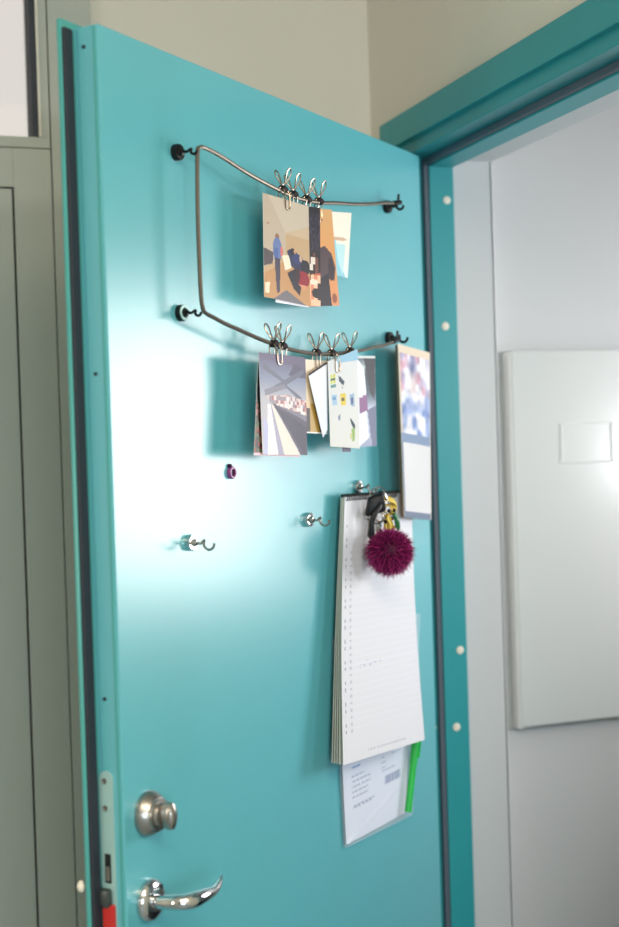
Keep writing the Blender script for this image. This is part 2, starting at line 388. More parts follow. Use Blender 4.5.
obj('spring_wire', bm, MT['wire'], t, smooth=True)
for (u, v, k), (u2, v2, k2) in (((.722, .3765, .024), (.744, .381, .025)), ((.700, .1555, .026), (.722, .161, .026))):
    bm = bmesh.new(); tube(bm, off([(u, v, k), (u2, v2, k2)]), 0.0042, n=12, seg=1)
    obj('end_clamp', bm, MT['black'], t, smooth=True)
    bm = bmesh.new(); tube(bm, off([(u2 - .008, v2 - .002, k2), (u2 - .006, v2 + .012, k2 + .001)]), 0.0022, n=8, seg=1)
    obj('thumb_screw', bm, MT['black'], t, smooth=True)

# ------------------------------------------------------------------ painted sheets
def in_poly(x, y, P):
    c = False; j = len(P) - 1
    for i in range(len(P)):
        if (P[i][1] > y) != (P[j][1] > y) and x < (P[j][0] - P[i][0]) * (y - P[i][1]) / (P[j][1] - P[i][1]) + P[i][0]: c = not c
        j = i
    return c
def layers(base, *shapes):
    def f(s, t):
        c = base(s, t) if callable(base) else base
        for kind, col, geo in shapes:
            if kind == 'e': hit = ((s - geo[0]) / geo[2]) ** 2 + ((t - geo[1]) / geo[3]) ** 2 < 1
            elif kind == 'r': hit = geo[0] <= s <= geo[2] and geo[1] <= t <= geo[3]
            else: hit = in_poly(s, t, geo)
            if hit: c = col(s, t) if callable(col) else col
        return c
    return f
def mottle(cols, sc, seed=1):
    rnd = random.Random(seed); tab = {}
    def f(s, t):
        key = (int(s * sc), int(t * sc * 1.3))
        if key not in tab: tab[key] = rnd.choice(cols)
        return tab[key]
    return f
def vgrad(stops):
    def f(s, t):
        for (a, ca), (b_, cb) in zip(stops, stops[1:]):
            if t <= b_:
                q = (t - a) / (b_ - a); return tuple(ca[i] + (cb[i] - ca[i]) * q for i in range(3))
        return stops[-1][1]
    return f
def sheet_mesh(q, paint, nx=84, ny=112, th=0.0004, bend=None, back=(236, 234, 230), ctr=None):
    """q: TL,TR,BR,BL as (u,v,k); double sided sheet with a painted front"""
    TL, TR, BR, BL = [Vector(lc(*p)) for p in q]
    ctr = Vector(ctr) if ctr is not None else (TL + TR) / 2
    nrm = (TR - TL).cross(BL - TL).normalized()
    if nrm.y > 0: nrm = -nrm
    V = []; F = []; C = []
    def pt(s, t):
        p = (TL * (1 - s) + TR * s) * (1 - t) + (BL * (1 - s) + BR * s) * t
        if bend: p = p + nrm * bend(s, t)
        return p - ctr
    for side in (0, 1):
        for j in range(ny + 1):
            for i in range(nx + 1): V.append(pt(i / nx, j / ny) - nrm * th * side)
    o2 = (nx + 1) * (ny + 1)
    idx = lambda i, j, s=0: s * o2 + j * (nx + 1) + i
    for j in range(ny):
        for i in range(nx):
            F.append((idx(i, j), idx(i, j + 1), idx(i + 1, j + 1), idx(i + 1, j))); C.append(paint((i + .5) / nx, (j + .5) / ny))
    for j in range(ny):
        for i in range(nx):
            F.append((idx(i, j, 1), idx(i + 1, j, 1), idx(i + 1, j + 1, 1), idx(i, j + 1, 1))); C.append(back)
    for i in range(nx):
        for j in (0, ny): F.append((idx(i, j), idx(i + 1, j), idx(i + 1, j, 1), idx(i, j, 1))); C.append(back)
    for j in range(ny):
        for i in (0, nx): F.append((idx(i, j), idx(i, j + 1), idx(i, j + 1, 1), idx(i, j, 1))); C.append(back)
    me = bpy.data.meshes.new('sheet'); me.from_pydata([tuple(v) for v in V], [], F)
    at = me.color_attributes.new('Col', 'FLOAT_COLOR', 'CORNER'); n = 0
    for p, c in zip(me.polygons, C):
        col = rgb(*c)
        for li in p.loop_indices: at.data[li].color = col
    for p in me.polygons: p.use_smooth = False
    return me, ctr
def sheet(name, q, paint, m, parent=None, pc=None, **kw):
    if m is MT['print']:
        p0 = paint; paint = lambda s, t: tuple(min(255, max(4, 128 + (v - 128) * 1.16 - 14)) for v in p0(s, t))
    if parent is not None: kw['ctr'] = lc(*pc)
    me, ctr = sheet_mesh(q, paint, **kw); me.name = name; me.materials.append(m)
    o = bpy.data.objects.new(name, me); COL.objects.link(o)
    if parent is not None: o.parent = parent
    else:
        o.location = L(ctr.x, ctr.z, -ctr.y); o.rotation_euler = (0, 0, RZ)
    return o
GP1 = 'photo prints clipped on the upper wire'; GP2 = 'papers clipped on the lower wire'

# upper cluster
room = layers(vgrad([(0, (188, 172, 156)), (.3, (196, 176, 150)), (.62, (192, 164, 132)), (1, (196, 158, 122))]),
    ('p', (188, 174, 158), [(.0, 0), (.12, 0), (.45, .33), (.45, .55), (.0, .72)]), ('p', (196, 184, 168), [(.1, 0), (1, 0), (1, .2), (.46, .33)]),
    ('p', (190, 164, 132), [(.46, .34), (1, .34), (1, .62), (.46, .6)]), ('r', (176, 140, 116), (.07, .27, .12, .29)),
    ('p', (190, 148, 106), [(0, .78), (.4, .62), (1, .66), (1, 1), (0, 1)]), ('p', (96, 88, 92), [(.0, .52), (.2, .55), (.18, .66), (.0, .70)]),
    ('e', (150, 108, 84), (.28, .39, .04, .035)), ('e', (112, 130, 172), (.28, .51, .095, .115)), ('r', (92, 112, 160), (.22, .5, .3, .62)), ('p', (78, 74, 92), [(.22, .6), (.34, .6), (.32, .92), (.26, .94), (.24, .8)]),
    ('e', (206, 120, 108), (.37, .52, .03, .05)), ('p', (52, 58, 92), [(.48, .5), (.62, .46), (.92, .6), (.98, .66), (.9, .72), (.55, .64)]), ('e', (44, 44, 60), (.62, .5, .06, .04)), ('e', (60, 72, 116), (.72, .56, .12, .05)),
    ('e', (34, 36, 54), (.9, .62, .12, .07)), ('e', (198, 160, 130), (.66, .49, .025, .025)), ('e', (196, 170, 150), (.79, .55, .03, .03)), ('p', (228, 220, 200), [(.38, .56), (.52, .54), (.58, .66), (.44, .7)]),
    ('p', (48, 42, 58), [(.48, .72), (.72, .64), (.8, .8), (.76, .92), (.62, .86)]), ('e', (150, 34, 54), (.84, .745, .15, .08)), ('e', (70, 34, 44), (.72, .72, .05, .07)), ('p', (210, 150, 120), [(.72, .8), (.92, .8), (.86, .86)]),
    ('p', (120, 116, 122), [(.18, 1), (.46, .89), (.9, 1)]), ('p', (236, 214, 190), [(.02, .86), (.12, .84), (.1, .95), (.02, .96)]))
tag(sheet('photo_print', [(.2876, .3278, .040), (.4106, .3270, .040), (.4071, .1882, .040), (.2828, .1919, .040)], room, MT['print'], bend=lambda s, t: .0008 * math.sin(math.pi * s)),
    'photo print of a beige room with a person in pale blue, frontmost on upper wire', 'photo', GP1)
tag(sheet('photo_print', [(.3136, .3224, .0386), (.4100, .3245, .0386), (.4045, .1868, .0386), (.3146, .1872, .0386)], lambda s, t: (232, 228, 236), MT['print'], nx=6, ny=8),
    'photo print hidden behind the beige room photo, pale lower border peeking out', 'photo', GP1)
shelf = layers((44, 40, 52), ('r', mottle([(60, 54, 70), (40, 38, 52), (72, 66, 84)], 22, 4), (.42, .06, 1, .44)), ('r', (34, 30, 40), (.3, .0, .44, 1)), ('p', mottle([(30, 28, 36), (220, 210, 200), (60, 40, 44), (120, 80, 70), (24, 24, 34)], 12, 3), [(.3, .46), (1, .46), (1, .72), (.3, .72)]),
    ('p', mottle([(214, 140, 110), (236, 190, 160), (190, 110, 84), (60, 40, 44)], 9, 5), [(.3, .72), (1, .66), (1, 1), (.3, 1)]), ('e', (236, 214, 196), (.78, .76, .14, .03)), ('e', (30, 26, 34), (.85, .87, .14, .05)))
tag(sheet('photo_print', [(.3641, .3243, .037), (.4497, .3306, .037), (.4422, .1909, .037), (.3556, .1895, .037)], shelf, MT['print'], nx=40),
    'photo print of a dark shelf, a strip showing right of the beige room photo', 'photo', GP1)
orange = layers(vgrad([(0, (208, 168, 122)), (.5, (214, 158, 104)), (1, (212, 150, 110))]), ('p', (92, 76, 82), [(.45, .40), (.62, .38), (.86, .46), (.97, .60), (.9, .74), (.7, .72), (.74, 1), (.3, 1), (.3, .44)]),
    ('p', (48, 44, 58), [(.3, .74), (.7, .66), (.76, 1), (.3, 1)]), ('e', (70, 56, 62), (.8, .62, .1, .12)), ('e', (150, 92, 70), (.86, .92, .08, .05)))
tag(sheet('photo_print', [(.4173, .3270, .0355), (.4879, .3334, .0355), (.5008, .1966, .0355), (.4084, .1886, .0355)], orange, MT['print'], bend=lambda s, t: .0008 * t * s),
    'photo print with orange wall and dark figure, second from right on upper wire', 'photo', GP1)
pale = layers(vgrad([(0, (236, 226, 214)), (.38, (240, 228, 214)), (1, (214, 228, 226))]), ('p', (150, 200, 214), [(.12, .40), (.5, .44), (.62, .7), (.9, 1), (.3, 1), (.18, .7)]), ('e', (204, 176, 152), (.62, .42, .26, .03)), ('e', (60, 50, 60), (.1, .42, .08, .03)), ('p', (188, 220, 224), [(.5, .5), (.85, .5), (.8, .98), (.62, .8)]))
tag(sheet('photo_print', [(.4560, .3276, .0335), (.5537, .3378, .0335), (.5356, .2400, .0335), (.4563, .2413, .0335)], pale, MT['print']),
    'pale blue and cream photo print, rightmost on the upper wire', 'photo', GP1)

# lower cluster
train = layers(vgrad([(0, (96, 92, 118)), (.25, (132, 140, 162)), (.45, (176, 174, 182)), (1, (190, 186, 192))]),
    ('p', (104, 96, 122), [(0, 0), (1, 0), (1, .12), (0, .05)]), ('p', (88, 86, 108), [(.74, .08), (1, .12), (1, .22), (.6, .2)]), ('p', (104, 108, 126), [(.1, .1), (.5, .25), (.95, .12), (.95, .17), (.55, .3), (.9, .42), (.86, .45), (.5, .31), (.2, .34), (.45, .27), (.06, .15)]),
    ('p', (128, 126, 140), [(.08, .36), (.5, .29), (.55, .33), (.1, .42)]), ('p', mottle([(222, 200, 198), (200, 180, 176), (190, 140, 140), (150, 140, 150), (236, 226, 220), (160, 110, 116)], 22, 8), [(.12, .42), (.6, .4), (1, .45), (1, .6), (.22, .5)]),
    ('p', (84, 78, 100), [(.24, .49), (1, .6), (1, 1), (.84, 1)]), ('p', (64, 60, 84), [(.3, .52), (1, .72), (1, 1), (.92, 1)]), ('p', (126, 122, 138), [(.24, .49), (1, .6), (1, .66)]),
    ('p', (216, 208, 198), [(.22, .5), (.26, .52), (.82, 1), (.44, 1)]), ('p', (160, 156, 178), [(.2, .5), (.22, .5), (.46, 1), (.32, 1)]), ('p', (222, 218, 216), [(.14, .5), (.2, .5), (.33, 1), (.1, 1)]), ('p', (176, 176, 206), [(.05, .62), (.14, .7), (.1, 1), (.03, 1)]))
tag(sheet('photo_print', [(.2617, .1182, .0415), (.3854, .1167, .0415), (.3824, -.0172, .0415), (.2639, -.0136, .0415)], train, MT['print'], nx=96, ny=120, bend=lambda s, t: .0008 * math.sin(math.pi * s)),
    'photo print of a railway station platform under a lattice roof, on the lower wire', 'photo', GP2)
flowers = mottle([(70, 40, 46), (120, 50, 60), (50, 56, 50), (160, 120, 116), (90, 100, 70), (36, 32, 44), (150, 70, 60)], 24, 11)
tag(sheet('photo_print', [(.2636, .1062, .039), (.3746, .1103, .039), (.3664, -.0193, .039), (.2463, -.0138, .039)], layers(flowers, ('r', (226, 190, 200), (0, .975, 1, 1)), ('p', (30, 30, 40), [(0, 0), (.16, 0), (.1, .5), (0, .4)])), MT['print']),
    'dark reddish photo print peeking out behind the railway platform photo', 'photo', GP2)
beige = layers(vgrad([(0, (222, 208, 190)), (.55, (206, 186, 156)), (1, (200, 180, 140))]), ('r', (58, 52, 58), (.05, .66, .3, .98)), ('r', (70, 56, 60), (.7, .55, 1, .98)), ('p', (180, 150, 90), [(.3, .6), (.7, .6), (.7, .98), (.3, .98)]), ('r', (236, 230, 222), (0, .985, 1, 1)))
tag(sheet('photo_print', [(.3793, .1147, .0365), (.4605, .1151, .0365), (.4507, .0113, .0365), (.3813, .0136, .0365)], beige, MT['print'], nx=30),
    'beige photo print mostly covered by the folded white paper on the lower wire', 'photo', GP2)
tag(sheet('folded_paper', [(.3925, .0944, .041), (.4490, .1135, .041), (.4457, .0169, .041), (.4302, .0065, .041)], layers(vgrad([(0, (228, 232, 242)), (1, (222, 226, 240))]), ('p', (70, 62, 66), [(0, 0), (0, -.01), (1, -.02), (1, .03), (.02, .02)])), MT['paper'], nx=24, ny=30, bend=lambda s, t: -.0008 * s * t),
    'folded plain white paper with pointed lower corner, left of the sticker sheet', 'paper', GP2)
sticker = layers(vgrad([(0, (212, 214, 216)), (1, (214, 214, 210))]),
    ('r', (196, 206, 120), (.06, .17, .13, .27)), ('r', (200, 196, 90), (.15, .17, .22, .27)), ('r', (96, 120, 110), (.06, .22, .22, .235)), ('r', (110, 150, 150), (.07, .28, .24, .32)),
    ('p', (84, 92, 104), [(.32, .20), (.4, .22), (.52, .28), (.5, .32), (.42, .3), (.34, .26)]), ('p', (120, 130, 140), [(.4, .3), (.46, .34), (.44, .36)]),
    ('p', (164, 190, 214), [(.08, .40), (.24, .40), (.26, .52), (.1, .52)]), ('r', (120, 156, 190), (.12, .43, .22, .46)), ('p', (216, 192, 92), [(.36, .40), (.54, .40), (.55, .53), (.38, .53)]), ('r', (110, 112, 96), (.4, .45, .5, .49)),
    ('p', (156, 174, 200), [(.68, .43), (.84, .42), (.86, .56), (.7, .55)]), ('r', (90, 104, 134), (.73, .47, .8, .53)), ('p', (140, 150, 170), [(.26, .66), (.34, .63), (.36, .68), (.3, .71)]),
    ('p', (70, 84, 92), [(.68, .68), (.74, .7), (.86, .76), (.84, .8), (.76, .78), (.7, .73)]), ('p', (150, 176, 110), [(.72, .8), (.84, .78), (.82, .92), (.74, .93)]), ('r', (196, 190, 120), (.66, .84, .72, .9)))
tag(sheet('sticker_sheet', [(.4468, .1139, .0435), (.5387, .1316, .0435), (.5382, -.0111, .0435), (.4467, -.0064, .0435)], sticker, MT['paper'], nx=60, ny=84, bend=lambda s, t: .0006 * math.sin(math.pi * s)),
    'white sheet with rows of small coloured stickers on the lower wire', 'paper', GP2)
tag(sheet('blue_paper', [(.4717, .1193, .0452), (.5373, .1351, .0452), (.5378, .1190, .0452), (.4712, .1121, .0452)], lambda s, t: (150, 190, 212), MT['paper'], nx=10, ny=6),
    'pale blue paper strip folded over the top of the sticker sheet', 'paper', GP2)
dpr = layers(vgrad([(0, (74, 84, 96)), (.12, (170, 180, 184)), (.2, (64, 76, 88)), (.42, (90, 102, 116)), (.6, (196, 204, 220)), (1, (150, 156, 180))]), ('p', (44, 50, 62), [(.6, 0), (1, 0), (.95, .5), (.8, .4), (.7, .2)]), ('r', (200, 206, 206), (.2, .3, .62, .34)), ('p', (220, 226, 238), [(.3, .5), (.6, .42), (.75, .9), (.4, 1)]), ('p', (110, 116, 140), [(.7, .6), (1, .55), (1, 1), (.85, 1)]), ('r', (200, 204, 206), (0, 0, 1, .03)))
tag(sheet('photo_print', [(.5129, .1247, .0368), (.6103, .1283, .0368), (.6060, -.0084, .0368), (.5104, -.0091, .0368)], dpr, MT['print'], nx=36, bend=lambda s, t: .001 * s * s),
    'dark blue grey photo print, rightmost on the lower wire', 'photo', GP2)
curl = layers(vgrad([(0, (226, 232, 244)), (1, (226, 228, 240))]), ('p', (150, 116, 150), [(.2, .72), (1, .62), (1, 1), (.2, 1)]))
tag(sheet('curled_paper', [(.5415, .1240, .0400), (.5681, .1085, .0395), (.5771, .0460, .0395), (.5403, .0384, .0400)], curl, MT['paper'], nx=14, ny=20),
    'curled white paper corner with a purple patch right of the sticker sheet', 'paper', GP2)
tag(sheet('photo_print', [(.4984, .0891, .0345), (.5332, .0900, .0345), (.5261, -.0157, .0345), (.4992, -.0152, .0345)], lambda s, t: (96, 92, 116), MT['print'], nx=6, ny=10),
    'dark paper whose lower corner shows under the sticker sheet', 'paper', GP2)

# ------------------------------------------------------------------ wire clips
def clip_parts(t, kf, spin=0.0, kb=-.004):
    def arm(sgn, name):
        kk = kf if sgn > 0 else kb
        P = [(-.0052, 0, .003 * sgn), (-.0062, -.010, kk), (-.0058, -.023, kk), (-.003, -.0275, kk), (.003, -.0275, kk), (.0058, -.023, kk), (.0062, -.010, kk), (.0052, 0, .003 * sgn),
             (.0016, .008, -.003 * sgn), (.0050, .0175, -.0078 * sgn), (.0046, .0240, -.0100 * sgn), (0, .0272, -.0112 * sgn), (-.0046, .0240, -.0100 * sgn), (-.0050, .0175, -.0078 * sgn), (-.0016, .008, -.003 * sgn)]
        bm = bmesh.new(); tube(bm, [lc(*p) for p in P], 0.0010, n=6, seg=4, closed=True)
        return obj(name, bm, MT['clip'], t, smooth=True)
    arm(1, 'front_loop'); arm(-1, 'rear_loop')
    bm = bmesh.new(); pts = []
    for i in range(60):
        a = i * 0.75; pts.append((-.006 + .012 * i / 59, -.0042 * math.cos(a), .0042 * math.sin(a)))
    tube(bm, pts, 0.0012, n=6, seg=1)
    obj('spring_coil', bm, MT['coil'], t, smooth=True)
def wire_clip(u, v, k, kf, spin, label, group):
    t = tag(empty('wire_clip', L(u, v, k), RZ), label, 'clip', group)
    clip_parts(t, kf)
    t.rotation_euler = (0, spin, RZ)
    return t
GC1 = 'wire clips on the upper wire'; GC2 = 'wire clips on the lower wire'
wire_clip(0.350, 0.3420, .035, 0.0068, .03, 'wire clip pinching the beige room photo, leftmost on the upper wire', GC1)
wire_clip(0.378, 0.3395, .035, 0.0020, -.06, 'wire clip second from left on the upper wire', GC1)
wire_clip(0.416, 0.3385, .035, 0.0010, .05, 'wire clip third from left on the upper wire', GC1)
wire_clip(0.451, 0.3405, .035, 0.0004, -.04, 'wire clip above the orange photo, rightmost on the upper wire', GC1)
wire_clip(0.311, 0.1325, .036, 0.0070, -.08, 'wire clip gripping the railway platform photo with its front loop, leftmost on the lower wire', GC2)
wire_clip(0.334, 0.1305, .036, 0.0015, .08, 'wire clip close to the right of the leftmost one, loop hidden behind the railway photo', GC2)
wire_clip(0.428, 0.1260, .036, 0.0022, -.03, 'wire clip above the folded white paper on the lower wire', GC2)
wire_clip(0.474, 0.1270, .036, 0.0092, .04, 'wire clip gripping the left top of the sticker sheet', GC2)
wire_clip(0.531, 0.1330, .036, 0.0004, .0, 'wire clip behind the pale blue strip, rightmost on the lower wire', GC2)

# ------------------------------------------------------------------ picture calendar at the hinge side
pc = (.706, .151, .0265)
t = tag(empty('picture_calendar', L(*pc), RZ), 'narrow wall calendar with blue picture above a white page', 'calendar')
sheet('backing_card', [(.7117, .1512, .0270), (.8375, .1440, .0265), (.8230, -.1350, .0265), (.7147, -.1231, .0270)], lambda s, t_: (150, 134, 116), MT['paper'], parent=t, pc=pc, nx=2, ny=8, th=.003, back=(140, 122, 104))
for kk in (.031, .034, .037):
    sheet('under_page', [(.7117 - (kk - .027) * 1.6, .1510, kk), (.834, .1435, .0275 + (kk - .027) * .2), (.820, -.1345, .0275 + (kk - .027) * .2), (.7147 - (kk - .027) * 1.5, -.1228, kk)], lambda s, t_: (210, 200, 186), MT['paper'], parent=t, pc=pc, nx=2, ny=8, th=.0006, back=(196, 182, 160))
rp = random.Random(21); grid = {(i, j): (rp.random(), rp.random()) for i in range(14) for j in range(20)}
def vnoise(x, y, ch):
    i, j = int(x), int(y); fx, fy = x - i, y - j
    fx = fx * fx * (3 - 2 * fx); fy = fy * fy * (3 - 2 * fy)
    g_ = lambda a, b: grid[(a % 14, b % 20)][ch]
    return (g_(i, j) * (1 - fx) + g_(i + 1, j) * fx) * (1 - fy) + (g_(i, j + 1) * (1 - fx) + g_(i + 1, j + 1) * fx) * fy
def pic(s, t):
    a, b_ = vnoise(s * 4, t * 6, 0), vnoise(s * 5 + 3, t * 7 + 5, 1); e = vnoise(s * 11, t * 15, 0)
    c1 = (150, 164, 198) if t > .5 else (168, 160, 184); c2 = (222, 222, 230); c3 = (196, 158, 172) if t < .55 else (118, 140, 186)
    k1 = min(1, max(0, (a - .42) * 3.2)); k2 = min(1, max(0, (b_ - .5) * 3.4))
    c = tuple(c1[i] * (1 - k1) + c2[i] * k1 for i in range(3)); c = tuple(c[i] * (1 - k2) + c3[i] * k2 for i in range(3))
    f1 = math.exp(-(((s - .36) / .14) ** 2 + ((t - .36) / .16) ** 2)); f2 = math.exp(-(((s - .4) / .13) ** 2 + ((t - .15) / .10) ** 2))
    c = tuple(c[i] * (1 - f1) + (226, 218, 216)[i] * f1 for i in range(3)); c = tuple(c[i] * (1 - f2) + (112, 116, 150)[i] * f2 for i in range(3))
    return tuple(min(255, max(0, v * (.9 + .2 * e))) for v in c)
def page(s, tt):
    if tt < .045: return (216, 202, 184)
    if tt < .505: return pic(min(1, max(0, (s - .05) / .9)), (tt - .045) / .46) if s > .04 else (200, 186, 170)
    if tt < .565: return (128, 146, 172)
    if tt > .965: return (116, 128, 148)
    return (208, 207, 209) if s > .05 else (120, 128, 142)
sheet('front_page', [(.6886, .1501, .0400), (.8285, .1425, .0310), (.8145, -.1344, .0310), (.6934, -.1218, .0400)], page, MT['print'], parent=t, pc=pc, nx=44, ny=110, th=.0006, bend=lambda s, t_: .002 * math.sin(math.pi * s) * math.sin(math.pi * t_))

# ------------------------------------------------------------------ sleeve, letter, pen
pcs = (.52, -.29, .006)
t = tag(empty('plastic_sleeve', L(*pcs), RZ), 'clear plastic sleeve hanging below the paper calendar', 'sleeve')
for nm, dk in (('back_film', .0025), ('front_film', .0085)):
    sheet(nm, [(.510, -.29, dk), (.812, -.29, dk), (.758, -.612, dk), (.526, -.6015, dk)], lambda s, t_: (235, 238, 244), MT['sleeve'], parent=t, pc=pcs, nx=50, ny=70, th=.0003, bend=lambda s, t_, a_=(.0008 if nm == 'front_film' else 0): a_ * math.sin(math.pi * s) * (.5 + .5 * t_) + 2.6 * a_ * (math.exp(-((t_ - .99 + .22 * s) / .012) ** 2) + .6 * math.exp(-((t_ - 1.0 + .5 * s) / .02) ** 2)))
bm = bmesh.new()
tube(bm, [lc(.526 - pcs[0], -.6015 - pcs[1], 0), lc(.758 - pcs[0], -.612 - pcs[1], 0)], 0.0012, n=6, seg=1)
tube(bm, [lc(.510 - pcs[0], -.30 - pcs[1], 0), lc(.526 - pcs[0], -.6015 - pcs[1], 0)], 0.0012, n=6, seg=1)
obj('welded_edge', bm, MT['sleeve'], t, smooth=True)
def letter(s, tt):
    x, y = s, (tt - .60) / .42                     # visible lower part
    c = (224, 228, 240)
    if y < 0: return c
    if .13 < x < .25 and .035 < y < .07: return (110, 150, 214)
    rows = (.17, .23, .30, .36, .43, .52, .56)
    for i, rr in enumerate(rows):
        if abs(y - rr) < .011 and .12 < x < (.30, .40, .40, .36, .36, .46, .42)[i] and int(x * 74 + i * 3) % 4: return (160, 168, 190)
    for i, rr in enumerate((.10, .16, .22, .28)):
        if abs(y - rr) < .011 and .56 < x < (.62, .63, .62, .78)[i] and int(x * 74 + i) % 3: return (160, 168, 190)
    if abs(y - .1) < .012 and .72 < x < .9 and int(x * 74) % 3: return (160, 168, 190)
    if .62 < x < .88 and .35 < y < .45: return (132, 142, 176) if int(x * 110) % 2 else (176, 184, 206)
    return c
tag(sheet('letter', [(.517, -.31, .0052), (.776, -.31, .0052), (.740, -.604, .0052), (.530, -.599, .0052)], letter, MT['paper'], nx=76, ny=110, bend=lambda s, t_: .0006 * math.sin(math.pi * s)),
    'printed white letter inside the clear sleeve under the paper calendar', 'letter')
t = tag(empty('marker_pen', L(.756, -.494, .018), RZ), 'bright green marker pen beside the letter below the calendar', 'pen')
A, B, C = Vector((.767 - .756, 0, .036)), Vector((.7445 - .756, 0, -.033)), Vector((.720 - .756, 0, -.1035))
bm = bmesh.new(); tube(bm, [A, A + (B - A) * .05, B], lambda s: .0064, n=16, seg=2); obj('pen_cap', bm, MT['green'], t, smooth=True)
bm = bmesh.new(); tube(bm, [B, B + (C - B) * .9, C], lambda s: .0056 if s < .8 else .0056 - .006 * (s - .8), n=16, seg=3); obj('barrel', bm, MT['green'], t, smooth=True)
off2 = Vector((.004, -.0066, 0))
bm = bmesh.new(); tube(bm, [A + off2 - Vector((0, 0, .005)), B + off2 + Vector((.004, 0, .01))], .0016, n=8, seg=1); obj('pocket_clip', bm, MT['green'], t, smooth=True)

# ------------------------------------------------------------------ long paper calendar
pcc = (.534, -.082, .02)
t = tag(empty('paper_calendar', L(*pcc), RZ), 'long white lined paper calendar hanging open below the silver hook', 'calendar')
def pages(s, tt):
    c = (213, 213, 219)
    n = 31; y = (tt - .10) / .80
    if 0 < y < 1:
        f = y * n; i = int(f); fr_ = f - i
        if .04 < s < .085 and .25 < fr_ < .75 and (i * 7 + int(s * 200)) % 3 and int(s * 130) % 2: return (152, 152, 168)
        if .095 < s < .115 and .3 < fr_ < .7 and tt > .2: return (186, 186, 198)
        if fr_ < .16 and s > .13: return (216, 217, 226)
    if .22 < s < .52 and abs(tt - (.655 - .02 * s) - .009 * math.sin(s * 95) * (1 if s < .36 else .4)) < .0032: return (172, 176, 198)
    if .28 < s < .76 and abs(tt - .972) < .006 and int(s * 80) % 3: return (186, 186, 196)
    return c
for i in range(4):
    q = i / 4.0
    kt = .0125 + .0065 * q; kb = .0145 + .028 * q
    sheet('under_page', [(.534 - .004 * q, -.083, kt), (.750, -.086, kt), (.740 - .010 * q, -.470 - .008 * q, kb), (.476 - .022 * q, -.464 + .004 * q, kb)], lambda s, t_: (224, 220, 208), MT['paper'], parent=t, pc=pcc, nx=2, ny=10, th=.0009, back=(198, 197, 188), bend=lambda s, t_: -.0015 * math.sin(math.pi * t_))
sheet('front_page', [(.530, -.082, .0205), (.764, -.086, .0205), (.731, -.481, .046), (.451, -.459, .046)], pages, MT['paper'], parent=t, pc=pcc, nx=84, ny=250, th=.0004, bend=lambda s, t_: -.004 * math.sin(math.pi * t_))
bm = bmesh.new(); tube(bm, [lc(.528 - pcc[0], -.080 - pcc[1], -.003), lc(.757 - pcc[0], -.084 - pcc[1], -.003)], .0024, n=8, seg=1)
obj('binding_bar', bm, MT['binding'], t, smooth=True)
bm = bmesh.new()
for i in range(30):
    if i in (17, 18, 19): continue
    u = .534 + .0058 * i - pcc[0]; v = -.082 - .0001 * i - pcc[1]
    tube(bm, [lc(u, v - .006, .001), lc(u, v - .001, .0035), lc(u, v + .003, .001), lc(u, v + .003, -.006)], .0008, n=5, seg=2)
obj('spiral_wire', bm, MT['binding'], t, smooth=True)

# ------------------------------------------------------------------ keys with pompom
kc = (.600, -.072, .034)
t = tag(empty('key_bunch', L(*kc), RZ), 'bunch of keys with black fob and magenta fur pompom on the silver hook', 'keys')
def kl(u, v, k): return lc(u - kc[0], v - kc[1], k - kc[2])
bm = bmesh.new(); pts = []
for i in range(28):
    a = 2 * math.pi * i / 28; pts.append(kl(.604 + .004 * math.sin(a), -.084 + .0135 * math.cos(a), .039 + .0125 * math.sin(a)))
tube(bm, pts, .0011, n=6, seg=1, closed=True); obj('key_ring', bm, MT['chrome'], t, smooth=True)
# black fob: a folded leather pouch with a strap
bm = bmesh.new(); box(bm, -.0165, .0165, -.0080, .0080, -.0160, .0125, bev=.0055)
for v in bm.verts:
    f = (v.co.z + .0165) / .03
    v.co.x = v.co.x * (1.08 - .42 * f) - .008 * (1 - f); v.co.y *= 1.1 - .4 * f
fo = obj('leather_fob', bm, MT['leather'], t, smooth=True, loc=kl(.585, -.093, .047)); fo.rotation_euler = (0.1, -.25, -.95)
bm = bmesh.new(); tube(bm, [kl(.598, -.078, .046), kl(.590, -.086, .052), kl(.580, -.098, .053), kl(.570, -.108, .050), kl(.566, -.122, .046), kl(.568, -.146, .044)], .0042, n=8, seg=5, flat=.5); obj('fob_strap', bm, MT['leather'], t, smooth=True)
bm = bmesh.new(); tube(bm, [kl(.598, -.076, .050), kl(.603, -.084, .052), kl(.617, -.101, .052)], .0013, n=6, seg=4); obj('split_link', bm, MT['chrome'], t, smooth=True)
def key(u, v, k, ang, m, s=1.0):
    kt_ = empty('key', kl(u, v, k), parent=t); kt_.rotation_euler = (0, ang, -0.8)
    bm = bmesh.new(); pts = [(.0095 * s * math.cos(a * math.pi / 8), 0, -.010 * s + .0095 * s * math.sin(a * math.pi / 8)) for a in range(16)]
    tube(bm, pts, .0024 * s, n=8, seg=1, closed=True, flat=.6); obj('bow', bm, m, kt_, smooth=True)
    bm = bmesh.new(); zz = -.018 * s
    out = [(-.0032, zz), (.0032, zz)]
    for j in range(6): out += [(.0032 + (0 if j % 2 else -.0018), zz - .004 * (j + .5)), (.0032 + (0 if j % 2 else -.0012), zz - .004 * (j + 1))]
    out += [(0, zz - .029), (-.0032, zz - .026)]
    Av = [bm.verts.new((x * s, -.001, z if z > zz - .0001 else zz + (z - zz) * s)) for x, z in out]; Bv = [bm.verts.new((v_.co.x, .001, v_.co.z)) for v_ in Av]
    bm.faces.new(Av); bm.faces.new(Bv[::-1])
    for i in range(len(Av)): j = (i + 1) % len(Av); bm.faces.new((Av[i], Bv[i], Bv[j], Av[j]))
    obj('blade', bm, m, kt_)
key(.583, -.100, .037, .10, MT['steel']); key(.592, -.106, .041, -.08, MT['steel']); key(.604, -.098, .049, -.35, MT['gold'], .9)
